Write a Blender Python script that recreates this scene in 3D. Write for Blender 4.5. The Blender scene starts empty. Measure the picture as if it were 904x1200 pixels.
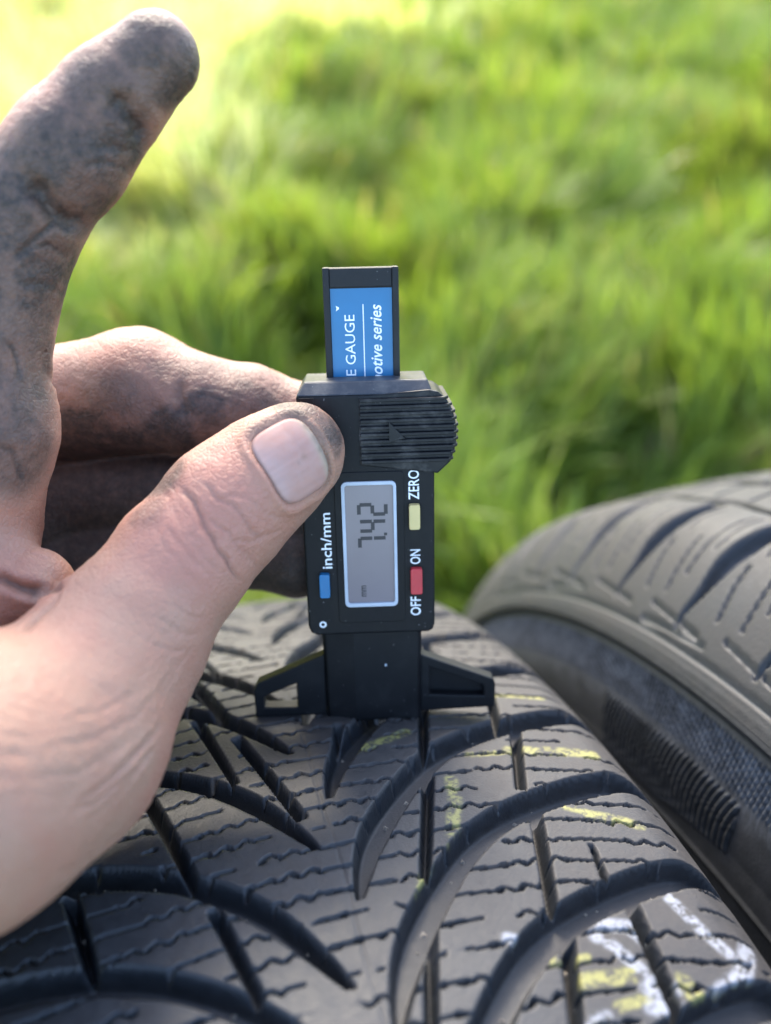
import bpy, bmesh, math, random
import numpy as np
from mathutils import Matrix, Vector
random.seed(4)
rng = np.random.default_rng(11)
scene = bpy.context.scene
COL = scene.collection
MM = 0.001
R1, R2 = 307.245, 320.282          # tyre radii, mm

# ------------------------------------------------------------------ camera, light, exposure
cam_d = bpy.data.cameras.new('camera')
cam = bpy.data.objects.new('camera', cam_d)
COL.objects.link(cam)
rotm = Matrix(((0.963103, 0.10324, -0.248545), (-0.255603, 0.640014, -0.724603), (0.084265, 0.761396, 0.642788)))
CAM = np.array([-21.754, 14.275, 432.608 + R1])
cam.matrix_world = Matrix.Translation(Vector(CAM * MM)) @ rotm.to_4x4()
cam_d.sensor_width = 36
cam_d.lens = 991.418 / 1200 * 36
cam_d.clip_start, cam_d.clip_end = 0.005, 600
cam_d.dof.use_dof = True
cam_d.dof.focus_distance = 0.157
cam_d.dof.aperture_fstop = 7.4
scene.camera = cam

SUN_EL, SUN_DIR = 38.0, Vector((0.03, 1.0, 0)).normalized()      # hazy sun, ahead of the camera
world = bpy.data.worlds.new('World'); scene.world = world
world.use_nodes = True
wn = world.node_tree.nodes
sky = wn.new('ShaderNodeTexSky'); sky.sky_type = 'NISHITA'
sky.sun_disc = False
sky.sun_elevation = math.radians(SUN_EL)
sky.sun_rotation = math.atan2(SUN_DIR.x, SUN_DIR.y)
sky.dust_density = 1.8; sky.ozone_density = 0.9; sky.air_density = 1.0
world.node_tree.links.new(sky.outputs[0], wn['Background'].inputs[0])
wn['Background'].inputs[1].default_value = 0.15
sun_d = bpy.data.lights.new('sun', 'SUN')
sun_d.energy = 1.1; sun_d.angle = math.radians(12); sun_d.color = (1.0, 0.90, 0.74)
sun = bpy.data.objects.new('sun', sun_d); COL.objects.link(sun)
sv = Vector((SUN_DIR.x * math.cos(math.radians(SUN_EL)), SUN_DIR.y * math.cos(math.radians(SUN_EL)), math.sin(math.radians(SUN_EL))))
sun.rotation_euler = sv.to_track_quat('Z', 'Y').to_euler()
scene.view_settings.view_transform = 'Standard'
scene.view_settings.look = 'None'
scene.view_settings.exposure = 2.42

# ------------------------------------------------------------------ helpers
def tag(o, label=None, cat=None, kind=None, group=None):
    if label: o['label'] = label
    if cat: o['category'] = cat
    if kind: o['kind'] = kind
    if group: o['group'] = group
    return o

def empty(name, mat=None):
    o = bpy.data.objects.new(name, None); COL.objects.link(o)
    o.empty_display_size = 0.02
    if mat is not None: o.matrix_world = mat
    return o

def link(name, me, mat, parent=None):
    o = bpy.data.objects.new(name, me); COL.objects.link(o)
    if mat is not None: me.materials.append(mat)
    if parent is not None: o.parent = parent
    return o

def np_mesh(name, V, F, smooth=True):
    """V (n,3), F (m,4) or (m,3)"""
    V = np.ascontiguousarray(V, np.float32); F = np.ascontiguousarray(F, np.int32)
    k = F.shape[1]
    me = bpy.data.meshes.new(name)
    me.vertices.add(len(V)); me.vertices.foreach_set('co', V.ravel())
    me.loops.add(F.size); me.loops.foreach_set('vertex_index', F.ravel())
    me.polygons.add(len(F)); me.polygons.foreach_set('loop_start', np.arange(0, F.size, k, dtype=np.int32))
    me.polygons.foreach_set('loop_total', np.full(len(F), k, np.int32))
    me.polygons.foreach_set('use_smooth', np.full(len(F), smooth))
    me.update(calc_edges=True); me.validate()
    return me

def add_float(me, name, val):
    a = me.attributes.new(name, 'FLOAT', 'POINT'); a.data.foreach_set('value', np.ascontiguousarray(val, np.float32))

def add_color(me, name, rgb):
    a = me.attributes.new(name, 'FLOAT_COLOR', 'POINT')
    c = np.ones((len(rgb), 4), np.float32); c[:, :3] = rgb
    a.data.foreach_set('color', c.ravel())

def grid_faces(nr, nc, wrap=False):
    r = np.arange(nr if wrap else nr - 1)[:, None]; c = np.arange(nc - 1)[None]
    r2 = (r + 1) % nr
    return np.stack([r * nc + c, r * nc + c + 1, r2 * nc + c + 1, r2 * nc + c], -1).reshape(-1, 4)

_perm = np.random.default_rng(5).random(65536).astype(np.float32)
def vnoise(P, seed=0):
    """smooth value noise in 3-D, 0..1"""
    P = np.asarray(P, np.float64); i = np.floor(P).astype(np.int64); f = P - i; f = f * f * (3 - 2 * f)
    out = 0
    for dx in (0, 1):
        for dy in (0, 1):
            for dz in (0, 1):
                h = ((i[:, 0] + dx) * 73856093 ^ (i[:, 1] + dy) * 19349663 ^ (i[:, 2] + dz) * 83492791 ^ (seed * 2654435)) & 65535
                w = (f[:, 0] if dx else 1 - f[:, 0]) * (f[:, 1] if dy else 1 - f[:, 1]) * (f[:, 2] if dz else 1 - f[:, 2])
                out = out + w * _perm[h]
    return out

def fbm(P, n=4, seed=0):
    P = np.asarray(P, np.float64); o = 0; a = 1; t = 0
    for k in range(n):
        o = o + a * vnoise(P * 2 ** k, seed + k * 7); t += a; a *= .55
    return o / t

def sstep(a, b, x):
    t = np.clip((x - a) / (b - a), 0, 1); return t * t * (3 - 2 * t)

class Mat:
    def __init__(s, name):
        s.m = bpy.data.materials.new(name); s.m.use_nodes = True
        s.nt = s.m.node_tree; s.b = s.nt.nodes['Principled BSDF']; s.out = s.nt.nodes['Material Output']
    def n(s, t, **kw):
        x = s.nt.nodes.new(t)
        for k, v in kw.items(): setattr(x, k, v)
        return x
    def l(s, a, b): s.nt.links.new(a, b)
    def coord(s): return s.n('ShaderNodeTexCoord').outputs['Object']
    def noise(s, scale, detail=4, rough=.55, vec=None):
        x = s.n('ShaderNodeTexNoise'); x.inputs['Scale'].default_value = scale; x.inputs['Detail'].default_value = detail
        x.inputs['Roughness'].default_value = rough
        s.l(vec if vec is not None else s.coord(), x.inputs['Vector']); return x.outputs[0]
    def ramp(s, fac, stops):
        x = s.n('ShaderNodeValToRGB'); e = x.color_ramp.elements
        while len(e) < len(stops): e.new(.5)
        for k, (p, c) in enumerate(stops):
            e[k].position = p; e[k].color = (*c, 1) if len(c) == 3 else c
        s.l(fac, x.inputs[0]); return x.outputs[0]
    def mix(s, fac, a, b, blend='MIX'):
        x = s.n('ShaderNodeMix', data_type='RGBA', blend_type=blend)
        for v, k in ((fac, 0), (a, 6), (b, 7)):
            if hasattr(v, 'is_output'): s.l(v, x.inputs[k])
            else: x.inputs[k].default_value = (*v, 1) if isinstance(v, tuple) and len(v) == 3 else v
        return x.outputs[2]
    def math(s, op, a, b=0.):
        x = s.n('ShaderNodeMath', operation=op)
        for v, k in ((a, 0), (b, 1)):
            if hasattr(v, 'is_output'): s.l(v, x.inputs[k])
            else: x.inputs[k].default_value = v
        return x.outputs[0]
    def attr(s, name, out='Fac'):
        x = s.n('ShaderNodeAttribute'); x.attribute_name = name; return x.outputs[out]
    def bump(s, h, strength, dist):
        x = s.n('ShaderNodeBump'); x.inputs['Strength'].default_value = strength; x.inputs['Distance'].default_value = dist
        s.l(h, x.inputs['Height']); s.l(x.outputs[0], s.b.inputs['Normal'])
    def base(s, v):
        if hasattr(v, 'is_output'): s.l(v, s.b.inputs['Base Color'])
        else: s.b.inputs['Base Color'].default_value = (*v, 1)
    def rough(s, v):
        if hasattr(v, 'is_output'): s.l(v, s.b.inputs['Roughness'])
        else: s.b.inputs['Roughness'].default_value = v

def plain(name, col, rough=.5, bump=0., scale=900., spec=.5, var=.12):
    M = Mat(name)
    n = M.noise(scale * .18, 5)
    lo = tuple(c * (1 - var) for c in col); hi = tuple(min(1, c * (1 + var)) for c in col)
    M.base(M.ramp(n, [(.3, lo), (.7, hi)])); M.rough(rough); M.b.inputs['Specular IOR Level'].default_value = spec
    if bump: M.bump(M.noise(scale, 3), bump, .0004)
    return M.m

# ------------------------------------------------------------------ materials
def mat_rubber(name, dust_tint, dust_amt):
    M = Mat(name)
    co = M.coord()
    n1 = M.noise(28, 6, .6, co); n2 = M.noise(420, 4, .6, co)
    base = M.ramp(n2, [(.3, (.013, .016, .020)), (.75, (.025, .029, .035))])
    top = M.attr('top')                       # worn running surface, where dust lies, graded with painted light on the front tyre
    d = M.math('MULTIPLY', top, M.ramp(M.math('ADD', M.math('MULTIPLY', n1, .7), M.math('MULTIPLY', n2, .3)), [(.30, (.25,)*3), (.68, (1, 1, 1))]))
    dusty = M.mix(n2, tuple(c * .75 for c in dust_tint), dust_tint)
    c = M.mix(M.math('MULTIPLY', d, dust_amt), base, dusty)
    c = M.mix(M.attr('mark'), c, M.attr('mark_col', 'Color'))
    M.base(c)
    M.rough(M.math('ADD', M.math('ADD', .40, M.math('MULTIPLY', d, .2)), M.math('MULTIPLY', n2, .2)))
    M.l(M.math('SUBTRACT', .52, M.math('MULTIPLY', d, .22)), M.b.inputs['Specular IOR Level'])
    M.bump(M.math('ADD', M.noise(900, 3, .6, co), M.math('MULTIPLY', M.noise(2600, 2, .5, co), .5)), .35, .0003)
    return M.m
m_rub1 = mat_rubber('tread_rubber', (.074, .064, .056), .8)
m_rub2 = mat_rubber('dusty_rubber', (.054, .049, .043), .85)

def mat_sidewall():
    M = Mat('sidewall_rubber')
    n2 = M.noise(260, 5, .65)
    c = M.ramp(n2, [(.3, (.016, .017, .018)), (.8, (.032, .032, .034))])
    sc = M.attr('scuff')
    c = M.mix(sc, c, (.125, .132, .145))
    M.base(c); M.rough(.58); M.b.inputs['Specular IOR Level'].default_value = .3
    M.bump(M.noise(1200, 3), .25, .0003)
    return M.m
m_side = mat_sidewall()

def mat_plastic(name, col, rough=.42, dust=.12):
    M = Mat(name)
    co = M.coord()
    n = M.noise(190, 5, .65, co); sp = M.noise(1500, 2, .5, co)
    c = M.mix(M.math('MULTIPLY', M.ramp(n, [(.5, (0, 0, 0)), (.8, (1, 1, 1))]), dust), col, (.18, .17, .16))
    c = M.mix(M.ramp(sp, [(.735, (0, 0, 0)), (.76, (.55,) * 3)]), c, (.22, .22, .22))
    M.base(c); M.rough(M.math('ADD', rough - .18, M.math('MULTIPLY', n, .4)))
    M.b.inputs['Specular IOR Level'].default_value = .26
    M.bump(M.noise(3500, 2, .5, co), .18, .0001)
    return M.m
m_black = mat_plastic('black_plastic', (.0035, .004, .0055), .5, .05)
m_beam = mat_plastic('beam_plastic', (.009, .010, .012), .42, .05)
m_grip = mat_plastic('grip_plastic', (.007, .0075, .009), .42, .5)
m_blue = plain('blue_label', (.006, .135, .30), .34, 0, 900, .5, .06)
m_white = plain('white_print', (.80, .83, .86), .5, 0)
m_lcd = plain('display_glass', (.185, .158, .176), .22, 0, 500, .5, .05)
m_seg = plain('display_digit', (.016, .013, .020), .4)
m_frame = plain('display_frame', (.46, .51, .58), .4)
m_btn = {'yellow': plain('yellow_rubber', (.62, .48, .20), .45, .2), 'red': plain('red_rubber', (.52, .035, .045), .42, .2),
         'blue': plain('blue_rubber', (.015, .16, .36), .42, .2)}

def mat_skin():
    M = Mat('skin')
    co = M.coord()
    tint = M.attr('tint', 'Color')
    f1 = M.noise(520, 5, .65, co); f2 = M.noise(150, 4, .6, co); f3 = M.noise(1900, 3, .6, co)
    c = M.mix(M.ramp(f2, [(.3, (0, 0, 0)), (.72, (.45,) * 3)]), tint, M.mix(1., tint, (1.0, .76, .74), 'MULTIPLY'))
    dirt_shade = M.attr('dirt_shade')
    spots = M.math('ADD', M.math('MULTIPLY', f1, .75), M.math('MULTIPLY', f3, .45))
    dd = M.math('MULTIPLY', dirt_shade, M.ramp(spots, [(.30, (.80,) * 3), (.78, (1, 1, 1))]))
    dd = M.math('ADD', M.math('MULTIPLY', dd, 1.12), M.math('MAXIMUM', 0., M.math('MULTIPLY', M.math('SUBTRACT', dirt_shade, .975), 40.)))
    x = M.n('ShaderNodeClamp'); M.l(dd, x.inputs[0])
    c = M.mix(x.outputs[0], c, M.mix(M.math('MULTIPLY', M.ramp(M.attr('dirt_shade'), [(.55, (0, 0, 0)), (1., (1, 1, 1))]), M.ramp(spots, [(.35, (.25,) * 3), (.8, (1, 1, 1))])), (.088, .061, .049), (.024, .018, .016)))  # brown grime film, going near-black where the hand's inner shade is painted
    M.base(c)
    b = M.b.inputs
    b['Subsurface Weight'].default_value = .16
    b['Subsurface Radius'].default_value = (1.0, .35, .2); b['Subsurface Scale'].default_value = .0022
    b['Specular IOR Level'].default_value = .42
    M.rough(M.math('ADD', .44, M.math('MULTIPLY', f1, .2)))
    vo = M.n('ShaderNodeTexVoronoi', feature='DISTANCE_TO_EDGE'); vo.inputs['Scale'].default_value = 900
    dv = M.n('ShaderNodeVectorMath', operation='ADD')
    nz = M.n('ShaderNodeTexNoise'); nz.inputs['Scale'].default_value = 500; M.l(co, nz.inputs['Vector'])
    sc = M.n('ShaderNodeVectorMath', operation='SCALE'); sc.inputs['Scale'].default_value = .0012
    M.l(nz.outputs[1], sc.inputs[0]); M.l(co, dv.inputs[0]); M.l(sc.outputs[0], dv.inputs[1]); M.l(dv.outputs[0], vo.inputs['Vector'])
    h = M.math('ADD', M.math('MULTIPLY', M.ramp(vo.outputs[0], [(0, (0, 0, 0)), (.16, (1, 1, 1))]), .8), M.math('ADD', M.math('MULTIPLY', f1, 1.1), M.math('MULTIPLY', f3, .8)))
    M.bump(h, .42, .00026)
    return M.m
m_skin = mat_skin()

def mat_nail():
    M = Mat('nail'); co = M.coord()
    M.base(M.mix(M.ramp(M.noise(700, 4, .6, co), [(.35, (0, 0, 0)), (.8, (.35,) * 3)]), M.attr('tint', 'Color'), (.42, .30, .28)))
    M.rough(.5); M.b.inputs['Specular IOR Level'].default_value = .22; M.b.inputs['Subsurface Weight'].default_value = .1; M.b.inputs['Subsurface Scale'].default_value = .001
    M.bump(M.noise(900, 3, .5, co), .15, .0002)
    return M.m
m_nail = mat_nail()
m_hair = plain('hair', (.16, .10, .06), .4)

def mat_grass():
    M = Mat('grass_blade')
    col = M.attr('tint', 'Color')
    M.base(col); M.rough(.42); M.b.inputs['Specular IOR Level'].default_value = .45
    tr = M.n('ShaderNodeBsdfTranslucent'); M.l(M.mix(1., col, (1.0, 1.08, .55), 'MULTIPLY'), tr.inputs[0])
    mx = M.n('ShaderNodeMixShader'); mx.inputs[0].default_value = .5
    M.l(M.b.outputs[0], mx.inputs[1]); M.l(tr.outputs[0], mx.inputs[2]); M.l(mx.outputs[0], M.out.inputs[0])
    return M.m
m_grass = mat_grass()

def mat_ground():
    M = Mat('ground'); co = M.coord()
    n = M.noise(3.2, 6, .6, co); n2 = M.noise(40, 5, .65, co)
    g = M.ramp(M.math('ADD', M.math('MULTIPLY', n, .5), M.math('MULTIPLY', n2, .5)), [(.33, (.05, .075, .018)), (.5, (.085, .14, .026)), (.68, (.15, .19, .05))])
    M.base(g); M.rough(.9); M.bump(n2, .6, .02)
    return M.m
m_ground = mat_ground()

# ------------------------------------------------------------------ ground and lawn
def ground_h(x, y):
    P = np.stack([x * .8, y * .8, 0 * x], -1).reshape(-1, 3)
    h = (fbm(P, 3, 3) - .5).reshape(np.shape(x)) * .05
    near = np.exp(-((x / .5) ** 2 + (y / .35) ** 2))
    return h * (1 - near) - .001
xs = np.concatenate([-np.geomspace(300, 6, 22), np.linspace(-5, 8, 66), np.geomspace(9, 300, 22)])
ys = np.concatenate([-np.geomspace(300, 6, 22), np.linspace(-5, 9, 70), np.geomspace(10, 300, 22)])
X, Y = np.meshgrid(xs, ys)
Z = ground_h(X, Y)
g = link('ground', np_mesh('ground', np.stack([X, Y, Z], -1).reshape(-1, 3), grid_faces(len(ys), len(xs))), m_ground)
tag(g, 'grassy lawn ground under and behind the tyres', kind='structure')

def make_grass():
    fx, fy = .325, .946                        # camera heading on the ground
    pts = []
    def scatter(n, u0, u1, spread0, spread1):
        u = rng.uniform(u0, u1, n) if u1 < 3 else u0 + (u1 - u0) * rng.random(n) ** 1.3
        w = rng.uniform(-1, 1, n) * (spread0 + (spread1 - spread0) * (u - u0) / (u1 - u0))
        x = -.02 + u * fx + w * fy; y = .014 + u * fy - w * fx
        return np.stack([x, y], -1)
    pts = np.concatenate([scatter(46000, .42, 1.7, .75, 1.5), scatter(42000, 1.7, 3.6, 1.5, 2.5), scatter(36000, 3.6, 9.5, 2.5, 6.5)])
    # keep the tyres clear
    inside1 = (np.abs(pts[:, 0]) < .095) & (np.abs(pts[:, 1]) < .21)
    inside2 = (np.abs(pts[:, 0] - .19) < .1) & (np.abs(pts[:, 1] + .01) < .2)
    pts = pts[~(inside1 | inside2)]
    n = len(pts)
    dist = np.hypot(pts[:, 0], pts[:, 1])
    P3 = np.stack([pts[:, 0], pts[:, 1], 0 * pts[:, 0]], -1)
    clump = fbm(P3 * 4.2, 3, 21); tone = fbm(P3 * 2.0, 3, 41); lean_a = fbm(P3 * 3.0, 2, 61) * 4 * math.pi
    keep = rng.random(n) < sstep(.22, .52, clump) * .72 + .32
    pts, dist, clump, tone, lean_a = pts[keep], dist[keep], clump[keep], tone[keep], lean_a[keep]
    n = len(pts)
    L = (.085 + .17 * sstep(.3, .75, clump)) * rng.uniform(.55, 1.25, n)
    Wd = rng.uniform(.0018, .0042, n) * (1 + dist * .22)
    ang = lean_a + rng.normal(0, .8, n); az = rng.uniform(0, 2 * math.pi, n)
    bend = rng.uniform(.35, 1.5, n)
    K = 5
    t = np.linspace(0, 1, K)[None]
    th = bend[:, None] * (t ** 1.3) + rng.uniform(0, .35, n)[:, None]       # tilt from the vertical
    ds = (L / (K - 1))[:, None]
    hz = np.concatenate([np.zeros((n, 1)), np.cumsum(np.sin(th[:, :-1]) * ds, 1)], 1)
    vz = np.concatenate([np.zeros((n, 1)), np.cumsum(np.cos(th[:, :-1]) * ds, 1)], 1)
    cx = pts[:, 0:1] + hz * np.cos(ang)[:, None]; cy = pts[:, 1:2] + hz * np.sin(ang)[:, None]
    cz = ground_h(pts[:, 0], pts[:, 1])[:, None] + np.maximum(vz, 0) - .004
    tw = (ang + math.pi / 2 + rng.normal(0, .5, n))[:, None]
    w = Wd[:, None] * np.array([.8, 1, .9, .6, .06])[None]
    A = np.stack([cx - w * np.cos(tw), cy - w * np.sin(tw), cz], -1); B = np.stack([cx + w * np.cos(tw), cy + w * np.sin(tw), cz + w * .35], -1)
    V = np.stack([A, B], 2).reshape(n, K * 2, 3)
    f = np.array([[2 * k, 2 * k + 1, 2 * k + 3, 2 * k + 2] for k in range(K - 1)])
    F = (np.arange(n)[:, None, None] * (2 * K) + f[None]).reshape(-1, 4)
    me = np_mesh('grass', V.reshape(-1, 3), F)
    # blade pigment: fresh green, yellow green, some straw
    a = np.array([.190, .270, .042]); b = np.array([.310, .365, .064]); s = np.array([.40, .33, .14])
    k = np.clip(tone[:, None] * 1.6 - .35 + rng.normal(0, .22, (n, 1)), 0, 1)
    c = a * (1 - k) + b * k
    straw = (rng.random(n) < .07 + .10 * sstep(.5, .7, tone))[:, None]
    c = np.where(straw, s, c) * rng.uniform(.75, 1.25, (n, 1))
    # blades beyond, on the left, coloured pale to paint in blown-out sunlight
    side = (pts[:, 0] - .10) * -.849 + (pts[:, 1] - 2.38) * .528 + (fbm(P3[keep] * 1.1, 3, 91) - .5) * 1.5
    glare = (sstep(-.25, .35, side) > rng.random(n))[:, None]
    c = np.where(glare, np.minimum(np.array([.78, .73, .38]) * rng.uniform(.6, 1.5, (n, 1)), .9), c)
    add_color(me, 'tint', np.repeat(c, 2 * K, 0))
    o = link('grass', me, m_grass)
    tag(o, 'long green grass growing behind the tyres', 'grass', 'stuff')
make_grass()

def box_bm(bm, x0, x1, y0, y1, z0, z1):
    v = [bm.verts.new((x, y, z)) for z in (z0, z1) for y in (y0, y1) for x in (x0, x1)]
    for q in ((0, 2, 3, 1), (4, 5, 7, 6), (0, 1, 5, 4), (2, 6, 7, 3), (0, 4, 6, 2), (1, 3, 7, 5)):
        bm.faces.new([v[i] for i in q])

# ------------------------------------------------------------------ tyres
def poly_sd(P, poly):
    """signed distance to a closed polygon, negative inside"""
    a = np.asarray(poly, float); b = np.roll(a, -1, 0)
    d2 = np.full(len(P), 1e9); ins = np.zeros(len(P), bool)
    for p, q in zip(a, b):
        e = q - p; w = P - p
        t = np.clip((w @ e) / (e @ e + 1e-12), 0, 1)
        r = w - t[:, None] * e
        d2 = np.minimum(d2, (r * r).sum(1))
        c = (p[1] <= P[:, 1]) != (q[1] <= P[:, 1])
        with np.errstate(divide='ignore', invalid='ignore'):
            xx = p[0] + (P[:, 1] - p[1]) / (q[1] - p[1]) * e[0]
        ins ^= c & (P[:, 0] < xx)
    return np.where(ins, -1, 1) * np.sqrt(d2)
def smooth_poly(pts, it=2):
    p = np.asarray(pts, float)
    for _ in range(it):
        q = [p[0]]
        for a, b in zip(p[:-1], p[1:]): q += [a * .75 + b * .25, a * .25 + b * .75]
        p = np.array(q + [p[-1]])
    return p

# lateral groove outlines as (v across, s along), traced from one pitch of the winter tread
RU = [(1.0, 74.4), (1.2, 77.5), (2.4, 83), (4.5, 88), (8.0, 93.2), (12.4, 98), (17.3, 102.8), (22, 106.8), (26.7, 109.7), (31.5, 111.8), (37, 113.6), (44, 115.4), (51, 116.8), (57, 117.2), (63, 116.6), (72, 113.5)]
RL = [(2.2, 74.6), (4.2, 78), (6.3, 81.6), (9.2, 85.4), (12.2, 89.3), (16.3, 94), (20.2, 98), (24, 101.2), (28, 103.9), (32, 105.8), (37, 107.6), (42, 108.9), (48, 110.1), (54, 110.9), (59, 111.2), (64, 110.9), (72, 108)]
LU = [(-2.5, 60.3), (-3.1, 62), (-4.9, 66), (-7.8, 71.2), (-11.4, 76.6), (-15.7, 81.0), (-20.8, 84.9), (-26, 88.2), (-32, 91.3), (-38, 93.4), (-46, 95.2), (-54, 96), (-62, 95.6), (-72, 92.5)]
LL = [(-3.9, 60.4), (-6.6, 63.8), (-10.7, 69), (-15.1, 74.2), (-19.4, 78.4), (-23.8, 81.9), (-28, 84.5), (-35, 87.3), (-41, 89.2), (-48, 90.2), (-55, 90.5), (-63, 90), (-72, 87.5)]
OFF_R = [-205, -182, -160, -137, -114, -91, -68.2, -45.5, -22.6, 0, 23.2, 47, 70.5, 93, 116, 139, 161]
OFF_L = [-157, -134, -111, -88, -65, -42, -19, 0, 26, 52, 73, 96, 119, 142, 164, 187, 208]
def lateral(U, L, off):
    a = smooth_poly(U, 2); b = smooth_poly(L, 2)
    p = np.concatenate([a, b[::-1]]); p[:, 1] += off
    return p
def bar(p, q, w0, w1):
    p, q = np.array(p, float), np.array(q, float); d = (q - p) / np.linalg.norm(q - p); n = np.array([-d[1], d[0]])
    return np.array([p + n * w0, q + n * w1, q - n * w1, p - n * w0])
GROOVES = []                                          # (polygon, wall steepness, depth)
for k, o in enumerate(OFF_R):
    GROOVES.append((lateral(RU, RL, o), 5.5, 4.9))
    nx = OFF_R[k - 1] if k else o - 22.6
    if o < -60 or o > 40:
        j = (k * 37 % 7 - 3) * .5
        GROOVES.append((bar((21.6 + j, 100.5 + o), (12.9 + j, 98.2 + nx), 1.25, 1.0), 4.5, 6.6))
        GROOVES.append((bar((41.2 + 2 * j, 109.5 + o), (37.0 + 2 * j, 112.5 + nx), 1.25, 1.05), 4.5, 6.2))
for p_, q_, w0, w1 in (((15.5, 142), (9.3, 123), 1.1, .9), ((8.3, 120), (1.9, 98.6), 1.05, .7), ((27.6, 122.5), (21.5, 103), 1.15, 1.0), ((21.2, 99.5), (13.0, 76), 1.2, 1.0),
                       ((10.7, 66.5), (2.6, 40), 1.2, .9), ((44.6, 126), (40.3, 110), 1.15, 1.0), ((44.0, 110), (37.3, 92), 1.2, 1.05), ((37.8, 87), (31.2, 65.5), 1.25, 1.1),
                       ((31.3, 60.5), (25.2, 44), 1.3, 1.1), ((45.1, 66), (42.2, 45), 1.35, 1.3), ((44.1, 77), (43.0, 69.6), .45, .8)):
    GROOVES.append((bar(p_, q_, w0, w1), 4.5, 6.4 if w1 != .8 else 3.5))
for k, o in enumerate(OFF_L):
    GROOVES.append((lateral(LU, LL, o), 5.5, 5.2))
    nx = OFF_L[k - 1] if k else o - 23
    if o < -30 or o > 50:
        GROOVES.append((bar((-20.5, 79 + o), (-14.6, 80.5 + nx), 1.2, .8), 4.5, 5.5))
        GROOVES.append((bar((-36, 85.5 + o), (-31, 91.5 + nx), 1.3, 1.1), 4.5, 6.2))
for p_, q_, w0, w1 in (((-21.5, 147), (-14.0, 130), 1.2, 1.0), ((-13.0, 121.5), (-4.2, 93.5), 1.2, 1.2), ((-32.0, 112), (-23.9, 85.6), 1.3, 1.1), ((-21.2, 79), (-16.2, 62), 1.15, 1.0),
                       ((-43.5, 89.5), (-39.3, 73), 1.35, 1.2), ((-38, 134), (-32, 114), 1.25, 1.0), ((-27, 60), (-22, 44), 1.2, 1.0)):
    GROOVES.append((bar(p_, q_, w0, w1), 4.5, 6.2))

def sipe_line(j, v):
    """s offset of the zig-zag of sipe j at v"""
    r = np.random.default_rng(900 + j)
    av = np.abs(v)
    base = np.where(v > 0, -.06 * np.clip(v - 5, 0, 32) - .22 * np.clip(v - 37, 0, 40), -.085 * np.clip(-v - 12, 0, 40))
    per = 3.7
    ph = r.uniform(0, per)
    tri = np.abs(((v + ph) / per) % 1 - .5) * 4 - 1
    tri = np.clip(tri * 1.5, -1, 1)
    env = .06 + .94 * sstep(.0, .5, np.sin(v * .30 + r.uniform(0, 6)))
    return base + .44 * tri * env + .16 * np.sin(v * .35 + j)
MARK_Y, MARK_W = [], []          # chalk strokes in (v, s): filled in below
MARK_Y += [([(8, 109.5), (14, 111), (21, 113.5)], 1.3), ([(37, 124), (46, 124.5), (56, 122)], .9), ([(22, 128), (34, 127)], .8),
           ([(31, 103.5), (38, 103.2)], 1.0), ([(40, 103.6), (50, 101.8), (57, 100)], 1.6), ([(25, 97), (24, 92), (21.5, 86), (20, 82)], 1.5),
           ([(14, 78), (11.5, 73)], 1.3), ([(38, 88), (43, 86.6), (47, 84.5)], 1.1), ([(47, 84), (53, 81.5), (55.5, 79.5)], 1.2),
           ([(30, 53.8), (35, 53.2), (39, 53)], 1.5), ([(34, 49), (38, 49.2), (40, 48.6)], 1.0), ([(44, 49.5), (47.5, 47), (46, 51)], 1.3),
           ([(27, 57.5), (33, 57)], .7), ([(15, 50), (16, 48)], .6)]
MARK_W += [([(52, 64), (54, 58), (56, 53.5)], .9), ([(50, 47.5), (56, 49.5), (60.5, 54)], 1.2), ([(36, 60), (38.5, 61.5), (42, 60.5), (43.5, 57.5)], 1.0),
           ([(37.5, 58.5), (40, 54), (41.5, 49)], .9), ([(39, 48), (42.5, 47.5), (43.5, 49.5), (40, 50.5)], 1.2), ([(27, 46), (31, 47.5), (31, 43.5), (27.5, 43)], 1.3),
           ([(28, 45), (31, 44.5)], 1.6), ([(22, 62.5), (24, 61.5)], .8)]

def strokes(P, lst):
    m = np.zeros(len(P))
    for pts, w in lst:
        pts = np.asarray(pts, float)
        for a, b in zip(pts[:-1], pts[1:]):
            sel = (P[:, 0] > min(a[0], b[0]) - 3 * w) & (P[:, 0] < max(a[0], b[0]) + 3 * w) & (P[:, 1] > min(a[1], b[1]) - 3 * w) & (P[:, 1] < max(a[1], b[1]) + 3 * w)
            if not sel.any(): continue
            q = P[sel]; e = b - a; t = np.clip((q - a) @ e / (e @ e), 0, 1)
            d = np.linalg.norm(q - a - t[:, None] * e, axis=1)
            m[sel] = np.maximum(m[sel], 1 - sstep(.45 * w, 1.15 * w, d))
    return m

def prof1(v):
    a = np.abs(v) / 65.0
    return R1 - 5.156 * a ** 2 - 5 * np.clip((a - .86) / .14, 0, None) ** 2

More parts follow.
